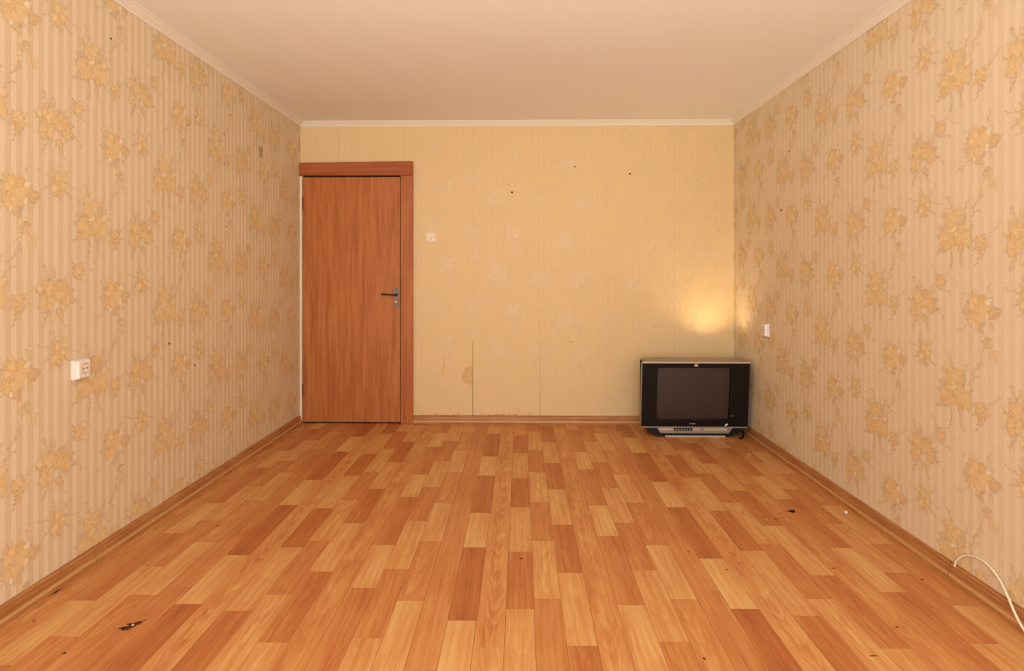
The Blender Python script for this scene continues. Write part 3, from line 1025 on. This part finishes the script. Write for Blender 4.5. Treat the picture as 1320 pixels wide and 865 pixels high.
# badge, lettering, standby light, sticker
slab('badge', 1.285, 1.310, .541, .560, .0022, .003, M_SILVER, None, .001)
logo = slab('logo_plate', 1.258, 1.308, .1005, .1115, .0008, .002, M_BLACK, None, 0)
for k, w in enumerate((.006, .006, .007, .006, .006)):
    x = 1.262 + k * .0088
    bm = bmesh.new(); box_bm(bm, x, x + w, 0, .001, .1025, .1095)
    if k in (1, 3): box_bm(bm, x, x + w * .5, -.0003, .0008, .1025, .1060)
    for v in bm.verts: v.co.y += fy(v.co.z) - .0016
    P(bm_obj('letter', bm, M_SILVER))
slab('standby_light', 1.575, 1.580, .166, .171, .002, .002, M_PALE, None, .0005)
bm = bmesh.new(); box_bm(bm, -.011, .011, 0, .0008, -.006, .006)
bmesh.ops.rotate(bm, verts=bm.verts[:], cent=(0, 0, 0), matrix=Matrix.Rotation(math.radians(-35), 3, 'Y'))
for v in bm.verts: v.co += Vector((1.535, fy(.098) - .0015, .098))
P(bm_obj('sticker', bm, M_PALE))
# silver lip, recessed control strip, bright foot bar, raked feet
bm = bmesh.new(); box_bm(bm, TX0 - .001, TX1 + .001, YB - .003, YB + .03, ZB - .0095, ZB - .0005, .002)
P(bm_obj('lower_lip', bm, M_SILVER_D))
bm = bmesh.new(); box_bm(bm, 1.02, 1.59, YB + .012, 4.66, .030, ZB - .009, .003)
for v in bm.verts:
    if v.co.z < .05: v.co.x = 1.305 + (v.co.x - 1.305) * .90
strip = P(bm_obj('control_panel', bm, M_SILVER_D))
P(box('panel_flap', 1.035, 1.145, YB + .0085, YB + .013, .052, .071, M_SILVER, None, .001))
P(box('panel_flap', 1.375, 1.545, YB + .0085, YB + .013, .052, .071, M_SILVER, None, .001))
P(box('socket_bay', 1.150, 1.285, YB + .0085, YB + .013, .050, .072, M_BLACK, None, .001))
P(box('panel_flap', 1.292, 1.345, YB + .0085, YB + .013, .052, .071, M_SILVER, None, .001))
for k in range(6):
    P(lathe('jack', [(0, 0), (.006, 0), (.006, .003), (.003, .003), (.003, .001), (0, .001)], M_SILVER_D, None, 12, Matrix.Translation((1.163 + k * .021, YB + .0085, .061)) @ RY))
P(box('panel_shade_gap', 1.05, 1.56, YB + .016, YB + .05, .0265, .0315, M_BLACK))  # black strip standing in for the shade between control panel and plinth
P(box('plinth', 1.075, 1.545, YB + .02, 4.66, .010, .0265, M_MATTE, None, .002))
P(box('foot_bar', 1.085, 1.535, YB + .012, YB + .05, 0.0, .0125, M_SILVER, None, .002))
for xa, xb, xc in ((0.955, 1.06, 1.045), (1.67, 1.545, 1.565)):
    pr = [(xa, ZB - .010), (xb, ZB - .010), (xb, .001), (xc, .001), (xa + (xb - xa) * .25, .035), (xa, .045)]
    vv = [(x, YB + .02, z) for x, z in pr] + [(x, 4.66, z) for x, z in pr]
    n = len(pr); ff = [tuple(range(n)), tuple(range(n, 2 * n))[::-1]] + [(i, (i + 1) % n, n + (i + 1) % n, n + i) for i in range(n)]
    bm = bmesh.new(); me = mesh('foot', vv, ff); bm.from_mesh(me); bpy.data.meshes.remove(me)
    P(bm_obj('foot', bm, M_MATTE))

pc = tube('power_cable', [(1.675, 4.60, .05), (1.672, 4.50, .042), (1.668, 4.46, .036), (1.655, 4.435, .014), (1.635, 4.418, .0075), (1.622, 4.410, .0075)], .0075, M_BLACK)
P(pc)
pc['label'] = 'black cable end at the right foot'

# ------------------------------------------------------------------ white cable at the right skirting
cb = tube('white_cable', [(XR - .012, 2.384, .060), (XR - .012, 2.378, .078), (XR - .012, 2.363, .101), (XR - .010, 2.335, .126), (XR - .008, 2.300, .142), (XR - .007, 2.262, .149), (XR - .007, 2.215, .143),
                          (XR - .010, 2.165, .120), (XR - .022, 2.115, .088), (XR - .032, 2.07, .050), (XR - .040, 2.02, .018), (XR - .055, 1.95, .005), (XR - .08, 1.80, .005)], .0042, M_CABLE)
tag(cb, 'thin white cable looping out of the right skirting board', 'cable')

# ------------------------------------------------------------------ marks and crumbs on the floor
def blot(name, x, y, rx, ry, ang, mat, seed, jag=.35, n=14, h=.0012, parent=floor):
    r = random.Random(seed); vs = [(0, 0, h)]
    for i in range(n):
        w = 2 * math.pi * i / n; q = 1 + r.uniform(-jag, jag)
        a, b = rx * q * math.cos(w), ry * q * math.sin(w)
        vs.append((a * math.cos(ang) - b * math.sin(ang), a * math.sin(ang) + b * math.cos(ang), .0003))
    return new_obj(name, mesh(name, vs, [(0, 1 + i, 1 + (i + 1) % n) for i in range(n)], mat), parent, loc=(x, y, 0))


x, y = on_floor(162, 810)
blot('burn_mark', x, y, .022, .013, .15, M_BURN, 1)
blot('burn_mark', x - .004, y, .013, .006, .1, M_SOOT, 2, h=.002)
x, y = on_floor(168.5, 806.5); blot('burn_mark', x, y, .013, .016, .7, M_BURN, 3, .5)
x, y = on_floor(167, 804.5); blot('burn_mark', x, y, .008, .006, .3, M_SOOT, 4, h=.002)
x, y = on_floor(176, 804.5); blot('burn_mark', x, y, .017, .012, .6, M_BURN, 5, .4)
x, y = on_floor(183, 801); blot('burn_mark', x, y, .016, .003, .9, M_BURN, 6, .3)
x, y = on_floor(171, 806); blot('burn_mark', x, y, .007, .006, .4, M_PALE, 7, .4, h=.0025)
for i, (px, py, rx, ry, mt) in enumerate((
        (1021, 659.5, .012, .020, M_SOOT), (1016, 659.5, .016, .005, M_BURN), (1005, 662, .012, .004, M_BURN), (1000, 669, .010, .006, M_BURN), (984, 666, .005, .005, M_SOOT),
        (1046, 659, .03, .004, M_DIRT), (1035, 658.5, .02, .003, M_DIRT), (1103, 659, .018, .005, M_BURN), (995, 661, .02, .004, M_DIRT), (672, 720, .004, .008, M_SOOT),
        (887.5, 711, .006, .004, M_SOOT), (937, 734.5, .007, .004, M_BURN), (918, 696, .004, .003, M_BURN), (627, 605, .005, .006, M_BURN), (1096, 681, .006, .004, M_BURN),
        (1075, 732.5, .006, .004, M_BURN), (1156, 808.5, .006, .003, M_SOOT), (1127, 845.5, .012, .002, M_SOOT), (1123, 845.8, .008, .002, M_BURN), (44, 801, .006, .004, M_BURN), (83, 842, .007, .005, M_BURN), (908, 849, .005, .006, M_BURN), (280, 678, .008, .006, M_BURN), (1189, 747, .008, .005, M_BURN))):
    x, y = on_floor(px, py); blot('floor_speck', x, y, rx, ry, 0, mt, 20 + i)


def crumb(name, px, py, r, mat, label, seed):
    x, y = on_floor(px, py)
    bm = bmesh.new(); bmesh.ops.create_icosphere(bm, subdivisions=1, radius=r)
    q = random.Random(seed)
    for v in bm.verts:
        v.co *= q.uniform(.7, 1.25); v.co.z = max(v.co.z * .7, -r * .4)
    zmin = min(v.co.z for v in bm.verts)
    for v in bm.verts: v.co.z -= zmin
    o = bm_obj(name, bm, mat); o.location = (x, y, .0001)
    tag(o, label, 'crumb'); return o


crumb('plaster_crumb', 1090, 661, .010, M_PALE, 'white plaster crumb on the floor near the right skirting board', 1)
crumb('soot_crumb', 1022.5, 659.5, .009, M_SOOT, 'black sooty crumb on the brown floor stain, right side', 2)
crumb('plaster_crumb', 965, 586, .009, M_SKIRT2, 'tiny tan crumb on the floor in front of the television', 3)
crumb('plaster_crumb', 848.5, 560, .009, M_PALE, 'tiny pale crumb on the floor under the left edge of the television', 4)
x, y = on_floor(66, 763)
blot('floor_speck', XL + .03, y, .004, .03, 0, M_SOOT, 77)
